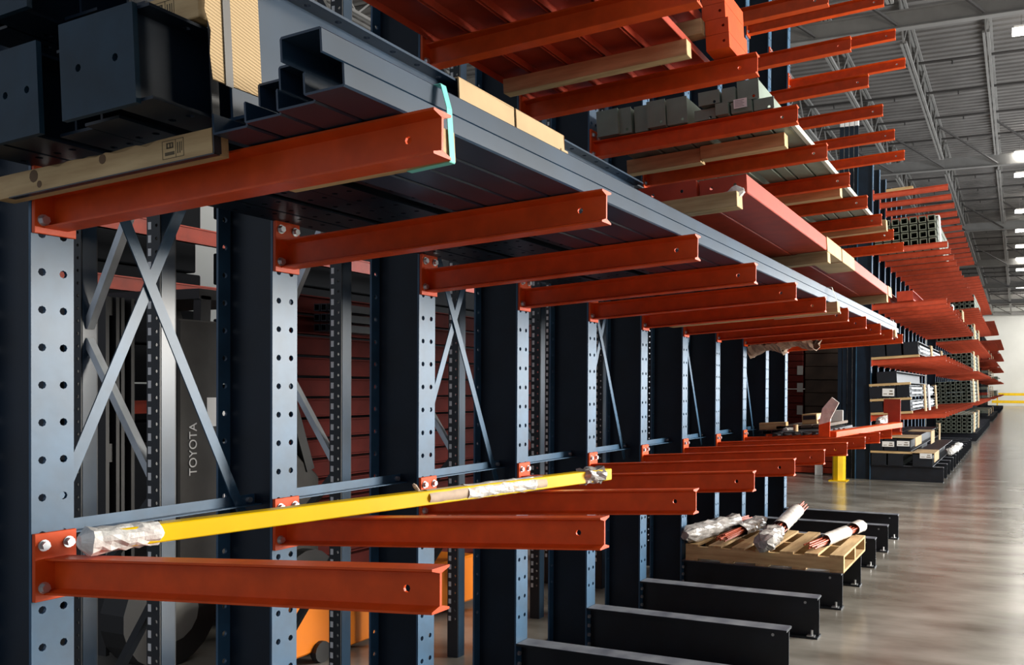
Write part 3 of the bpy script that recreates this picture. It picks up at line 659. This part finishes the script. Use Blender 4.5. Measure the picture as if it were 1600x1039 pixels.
# black and grey forklift in the shade
t = thing('forklift', 'dark forklift with a black mast parked in the shade behind the near columns', 'forklift', (-2.5, 3.3, 0))
m = MB()
for x in (-.28, .28):
    for dy in (0, .09): m.ext([(x-.04, dy), (x+.04, dy), (x+.04, dy+.02), (x-.02, dy+.02), (x-.02, dy+.06), (x+.04, dy+.06), (x+.04, dy+.08), (x-.04, dy+.08)], 'z', .1, 2.05)
for z in (.5, 1.2, 2.0): m.box(-.3, .3, .02, .06, z-.05, z+.05)
obj('mast', m.mesh('mast', BLACK), t)
m = MB(); m.ext([(.2, .35), (1.5, .35), (1.5, .95), (1.25, 1.15), (.75, 1.2), (.7, .7), (.2, .6)], 'x', -.45, .42); obj('body', m.mesh('body', GREYB, bevel=.02), t)
m = MB()
for x in (-.42, .40):
    m.bar((x, .5, .6), (x, .55, 2.1), .07, .06); m.bar((x, 1.4, 1.0), (x, 1.0, 2.12), .07, .06)
m.box(-.45, .43, .5, 1.1, 2.08, 2.14); obj('overhead_guard', m.mesh('overhead_guard', BLACK), t)
for x in (-.5, .42):
    for y, r in ((.25, .3), (1.3, .24)):
        m = MB(); m.cyl((x-.08, y, r), (x+.1, y, r), r, 20); o = obj('wheel', m.mesh('wheel', BLACK), t)
        m = MB(); m.cyl((x+.1, y, r), (x+.108, y, r), r*.55, 16); obj('wheel_rim', m.mesh('wheel_rim', mat('rim_grey', (.2, .2, .19), .7)), o)
m = MB(); m.box(.42, .47, .33, .60, .45, 1.95); obj('side_panel', m.mesh('side_panel', GREYB, bevel=.01), t)
m = MB(); m.box(.47, .473, .52, .70, 1.33, 1.50); obj('paper_notice', m.mesh('paper_notice', WHITE), t)
for q in range(2):
    m = MB(); m.box(.42, .475, .64+.09*q, .70+.09*q, .85, 1.23); obj('white_stripe', m.mesh('white_stripe', WHITE), t)
m = MB(); m.box(.42, .472, .62, .90, .72, .85); m.box(.42, .472, .70, .90, 1.23, 1.4); obj('red_panel', m.mesh('red_panel', DKRED), t)
def lettering(s, size, loc, rot, mt, name, parent=None, depth=.002):
    c = bpy.data.curves.new(name, 'FONT'); c.body = s; c.size = size; c.extrude = depth; c.align_x = 'LEFT'
    o = bpy.data.objects.new(name, c); COL.objects.link(o)
    dg = bpy.context.evaluated_depsgraph_get(); me = bpy.data.meshes.new_from_object(o.evaluated_get(dg)); bpy.data.objects.remove(o, do_unlink=True)
    me.materials.clear(); me.materials.append(mt); return obj(name, me, parent, loc, rot)
# reads upwards on the panel that faces the aisle
l = lettering('TOYOTA', .074, (0, 0, 0), (0, 0, 0), mat('pale_lettering', (.6, .6, .6), .5), 'lettering', t)
l.matrix_local = Matrix(((0, 0, 1, .4745), (0, -1, 0, .445), (1, 0, 0, 1.05), (0, 0, 0, 1)))
# grey drum / bagged shape and orange machine
m = MB(); m.sleeve((0, 0, 0), (0, 0, .95), .28, .22, 10, 16, .06, 51); tag(obj('grey_sack', m.mesh('sack', mat('grey_sack', (.13, .125, .11), .7, var=.4, scale=5)), None, (-1.6, 2.7, .0)), 'pale grey filled sack standing behind the nearest bay', 'sack')
t = thing('lift_truck', 'bright orange lift truck body in the shade behind the second bay', 'lift truck', (-1.5, 3.75, 0))
m = MB(); m.box(-.2, .2, 0, .32, .06, .40); obj('battery_box', m.mesh('battery_box', ORMACH, bevel=.012), t)
m = MB(); m.ext([(-.2, .42), (.2, .42), (.2, .74), (-.2, .62)], 'z', .02, .30); obj('step', m.mesh('step', ORMACH, bevel=.01), t)
m = MB(); m.box(-.2, .2, .42, .9, .34, .38); obj('cover', m.mesh('cover', ORMACH, bevel=.01), t)
m = MB(); m.ext([(-.2, 1.25), (.22, 1.25), (.24, 1.75), (-.2, 1.7)], 'z', .03, .36); obj('counterweight', m.mesh('counterweight', ORMACH, bevel=.015), t)
m = MB(); m.box(-.18, .18, .3, 1.3, .04, .1); obj('chassis', m.mesh('chassis', BLACK), t)
for y in (.2, 1.5):
    for x in (-.23, .19):
        m = MB(); m.cyl((x, y, .06), (x+.04, y, .06), .06, 14); obj('wheel', m.mesh('wheel', BLACK), t)

# ------------------------------------------------------------------ gap between the blocks
t = thing('bollard', 'yellow hexagonal column guard on the floor in the gap between the rack blocks', 'bollard', (-.46, 15.38, 0))
m = MB(); m.cyl((0, 0, 0), (0, 0, .95), .115, 8); obj('guard', m.mesh('guard', YELL2), t)
m = MB(); m.box(-.15, .15, -.15, .15, 0, .015); obj('foot_plate', m.mesh('foot_plate', YELL2), t)
for q in range(4):
    m = MB(); m.box(-.034, .034, -.034, .034, 0, 6.2); t = thing('tall_upright', 'tall dark blue post with white cap in the gap, %s from the left' % nth(q+1), 'rack post', (-.56+.085*q, 15.95, 0), group='tall uprights behind the second rack block')
    obj('post', cached('tu', lambda: m.mesh('post', NAVY)), t); obj('cap', cached('tc', lambda: MB().box(-.036, .036, -.036, .036, 6.2, 6.33).mesh('cap', WHITE, bevel=.008)), t)
BROWN = mat('dark_brown_board', (.05, .03, .02), .7, var=.3, scale=4)
for q in range(17):
    z = .02+.155*q
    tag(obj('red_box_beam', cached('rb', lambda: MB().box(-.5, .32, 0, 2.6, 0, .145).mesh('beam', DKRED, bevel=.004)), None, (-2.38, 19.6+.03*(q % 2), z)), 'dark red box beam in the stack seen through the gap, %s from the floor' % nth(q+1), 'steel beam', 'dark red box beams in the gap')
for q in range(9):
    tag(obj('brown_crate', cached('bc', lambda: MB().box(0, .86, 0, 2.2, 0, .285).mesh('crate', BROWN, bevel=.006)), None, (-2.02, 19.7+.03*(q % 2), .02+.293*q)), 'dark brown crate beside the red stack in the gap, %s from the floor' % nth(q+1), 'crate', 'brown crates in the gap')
for q, z in enumerate((1.0, 1.5, 1.88)):
    tag(obj('label', cached('gl', lambda: MB().box(0, .13, -.003, 0, 0, .2).mesh('label', mat('grey_label', (.3, .29, .28), .7))), None, (-2.17, 19.59, z)), 'grey paper label on the red stack in the gap, %s from the bottom' % nth(q+1), 'label', 'labels on the red stack in the gap')
for q in range(3):
    tag(obj('red_beam', cached('rf', lambda: MB().box(0, 1.15, 0, .25, 0, .10).mesh('beam', REDP, bevel=.004)), None, (-1.9+.03*q, 16.4, .02+.11*q)), 'red beam lying on the floor in the gap, %s from the floor' % nth(q+1), 'steel beam', 'red beams on the floor in the gap')
tag(obj('white_block', MB().box(0, .13, 0, .1, 0, .24).mesh('block', WHITE, bevel=.004), None, (-1.05, 16.2, 0)), 'white block standing beside the red beams on the gap floor', 'block')

# ------------------------------------------------------------------ loads on the far blocks
def bundle(k, v, us, wd, h, w0, L, mt, fn, lab, grp, cat='steel beam'):
    for qi, u in enumerate(us):
        tag(obj('steel_beam', fn(L, wd, h, mt), None, at(k, u, v, w0) if k else (u, v, BH+.003+w0), ROT if k else (0, 0, 0)), lab+(', %s' % ('left', 'middle', 'right')[qi] if len(us) == 3 else ', %s' % ('left', 'right')[qi] if len(us) == 2 else ''), cat, grp)
def boxy(L, wd, h, mt):
    return cached(('bx', L, wd, h, mt.name), lambda: MB().ext([(0, 0), (wd, 0), (wd, .012), (wd*.55, .012), (wd*.55, h-.012), (wd, h-.012), (wd, h), (0, h), (0, h-.004), (0, .004)], 'y', 0, L).box(.004, wd-.004, -.006, 0, .004, h-.004).mesh('beam', mt))
U3 = (.0, .235, .46)
G2 = 'dark beams on the second rack block'
for lab, k, w0, h, us, wd in (('lower tier on the lowest level', 1, .05, .18, U3, .22), ('upper tier on the lowest level', 1, .29, .20, U3, .22), ('second level', 2, .05, .22, (0, .27, .55), .25),
                              ('bottom tier on the floor beams', 0, .0, .21, (.02, .30), .26), ('middle tier on the floor beams', 0, .25, .21, U3, .22)):
    bundle(k, YB-.07, us, wd, h, w0, 5.6, BLACKN, boxy, 'dark beam, %s of the second rack block' % lab, G2)
bundle(1, YB-.06, (.14,), .34, .20, .545, 5.4, BLACKN, boxy, 'single wide dark beam on top of the lowest level load of the second rack block', None)
bundle(0, YB-.08, (.71,), .33, .21, .0, 4.8, BLACKN, boxy, 'wide dark beam with a label at the outer end of the second block floor beams', None)
for k, w0, L, nm in ((1, .004, .70, 'bottom of the lowest level'), (1, .24, .69, 'middle of the lowest level'), (1, .50, .69, 'top of the lowest level'), (2, .004, .80, 'second level')):
    put_lumber(k, -.0+.004, YB-.075, w0, L, .09, .042, 'lumber strip under dark beams, %s of the second rack block' % nm)
tag(obj('lumber', lumber(.70, .09, .036), None, (.004, YB-.075, BH+.213)), 'lumber strip between the floor tiers of the second rack block', 'lumber')
def far_label(x, y, z, wd, h, lab):
    t = tag(obj('label', MB().box(0, wd, -.004, 0, 0, h).mesh('label', WHITE), None, (x, y, z)), lab, 'label')
    m = MB(); m.box(wd*.55, wd*.9, -.006, -.004, h*.2, h*.38); m.box(wd*.6, wd*.85, -.006, -.004, h*.6, h*.75); m.box(wd*.1, wd*.4, -.006, -.004, h*.25, h*.33); obj('print', m.mesh('print', INK), t)
yy = YB-.082
far_label(.20, yy-.002, 1.455, .20, .13, 'white label on the dark beams of the lowest level, second rack block')
far_label(.205, yy-.002, .585, .20, .09, 'white label on the floor tier of the second rack block, left one')
far_label(.45, yy-.002, .60, .21, .09, 'white label on the floor tier of the second rack block, right one')
far_label(.83, yy-.02, .405, .20, .085, 'white label on the outer dark beam on the second block floor beams')
def cardwrap(x, y, z, a, b, h, lab):
    m = MB(); m.box(0, a, 0, b, h, h+.012); m.box(a, a+.012, 0, b, .0, h+.012); o = tag(obj('cardboard_sheet', m.mesh('sheet', CARD, bevel=.004), None, (x, y, z)), lab, 'cardboard')
cardwrap(.3, YB-.1, .60, .45, 1.0, .14, 'cardboard cover over the floor tier labels of the second rack block')
cardwrap(.7, YB-.1, .34, .36, .9, .15, 'cardboard cover over the outer dark beam of the second rack block')
cardwrap(.5, YB+1.1, .58, .40, .7, .22, 'second cardboard cover further along the floor tier of the second rack block')
t = thing('plastic_clump', 'row of crumpled white plastic on the outer floor beams of the second rack block', 'wrap', (1.14, YB+2.6, BH+.075))
for q in range(5):
    m = MB(); m.sleeve((.01*q-.02, .5*q, 0), (.01*q+.01, .5*q+.3, .03), .085, .07, 6, 9, .3, 60+q); obj('plastic_wrap', m.mesh('plastic_wrap', TAPE), t)
# strips of cardboard and straps on the sides of the far bundles
def edge_strip(k, u, v, w0, h, wd, lab, mt=None):
    m = MB(); m.box(0, .02, 0, wd, 0, h); m.box(-.05, .02, 0, wd, h, h+.01); tag(obj('edge_guard', m.mesh('guard', mt or CARD), None, at(k, u, v, w0) if k else (u, v, w0), ROT if k else (0, 0, 0)), lab, 'cardboard', 'cardboard edge guards on far loads')
for q, (k, u, v, w0, h) in enumerate(((2, .825, YB+S*2.5-.15, .0, .27), (2, .825, YB+S*5.5-.15, 0, .27), (1, .72, YB+S*2.5-.15, 0, .50), (1, .72, YB+S*3.5-.15, 0, .5), (1, .72, YB+S*5.5-.15, 0, .5), (0, .72, YB+S*6.5-.15, .3, .5))):
    edge_strip(k, u, v, w0, h, .30, 'pale cardboard guard on the second block dark beams, %s piece' % nth(q+1), WHITE if q in (3,) else None)
# pale strips standing for the lit flange edges of the dark beams
for q, (k, w0) in enumerate(((2, .10), (2, .17), (1, .10), (1, .16), (1, .34), (1, .42))):
    tag(obj('lit_edge_strip', cached('sb', lambda: MB().box(0, .015, 0, 5.0, 0, .03).mesh('bar', GALV)), None, at(k, .69 if k == 1 else .803, YB, w0), ROT), 'pale strip standing for a lit flange edge of the dark beams, %s of six' % nth(q+1), 'steel bar', 'pale strips for lit flange edges of the dark beams')
# tubes on upper levels of block two and the bundles of block three, four
def tubes(k, v, nu, nw, u0, wd, h, L, lab, grp):
    for i in range(nu):
        for j in range(nw):
            tag(obj('steel_tube', tube(L, wd*.8, h*.82, TUBEG, .012), None, at(k, u0+wd*i, v+.01*((i*7+j*3) % 3), .004+h*j) if k else (u0+wd*i, v, BH+.004+h*j), ROT if k else (0, 0, 0)), 'grey-green tube, %s column, %s row up, %s' % (nth(i+1), nth(j+1), lab), 'tube', grp)
tubes(4, YB+.1, 7, 4, .03, .150, .13, 3.2, 'fourth level of the second rack block', 'grey-green tubes, second block fourth level')
edge_strip(4, 1.09, YB+.25, 0, .5, .25, 'pale cardboard guard at the outer side of the tubes on the fourth level', WHITE)
put_lumber(5, .22, YB-.03, .001, .45, .1, .05, 'white lumber piece on the top level of the second rack block')
bundle(3, YB-.15, (.44, .06), .27, .17, .004, 2.0, REDP, boxy, 'red box beam on the third level of the second rack block', 'red box beams on the second block third level')
tubes(3, YB+3.0, 9, 1, .05, .115, .10, 5.5, 'third level of the second rack block', 'grey-green tubes, second block third level')
edge_strip(3, 1.10, YB+S*4+.1, 0, .2, .5, 'pale cardboard guard at the tubes on the third level, nearer piece', WHITE)
edge_strip(3, 1.12, YB+S*8+.06, 0, .35, .68, 'pale cardboard guard at the tubes on the third level, farther piece')
for k, nw in ((0, 5), (1, 6), (2, 5), (3, 4)):
    tubes(k, YC-.3, 7, nw, .05, .15, .115, 5.0, '%s level bundle of the third rack block' % ('floor' if k == 0 else LEV[k]), 'grey-green tubes, third block %s level' % ('floor' if k == 0 else LEV[k]))
    for q in range(2): edge_strip(k, 1.11, YC+S*4*q+.06, .27 if k == 0 else 0, .115*nw+.02, .68, 'cream cardboard guard on the %s level tubes of the third rack block, %s piece' % ('floor' if k == 0 else LEV[k], ('near', 'far')[q]))
tubes(4, YC-.2, 6, 3, .25, .15, .14, 5.0, 'fourth level bundle of the third rack block', 'grey-green tubes, third block fourth level')
for k, nw in ((0, 2), (1, 4), (2, 3), (3, 3)):
    for j in range(nw):
        bundle(k, YD-.3, (.05, .36, .67), .29, .13, .14*j, 9.0, (BLACKN, TUBEG, REDP)[(k+j) % 3] if k != 3 else REDP, boxy, 'long beam, %s row up, %s level of the fourth rack block' % (nth(j+1), 'floor' if k == 0 else LEV[k]), 'beams on the fourth block %s level' % ('floor' if k == 0 else LEV[k]))
    for q in range(3): edge_strip(k, 1.0, YD+S*5*q+.06, .27 if k == 0 else 0, .14*nw+.03, .68, 'cream cardboard guard on the %s level of the fourth rack block, %s piece' % ('floor' if k == 0 else LEV[k], ('near', 'middle', 'far')[q]))
for k in (1, 2, 3, 4):
    bundle(k, YE-.3, (.05, .55), .48, .36, 0, 14, REDP if k > 2 else TUBEG, boxy, 'long block-like load on the %s level of the farthest rack block' % LEV[k], 'loads on the farthest rack block %s level' % LEV[k])
    edge_strip(k, 1.05, YE+S*2+.06, 0, .38, .68, 'pale guard on the %s level load of the farthest rack block' % LEV[k], WHITE)
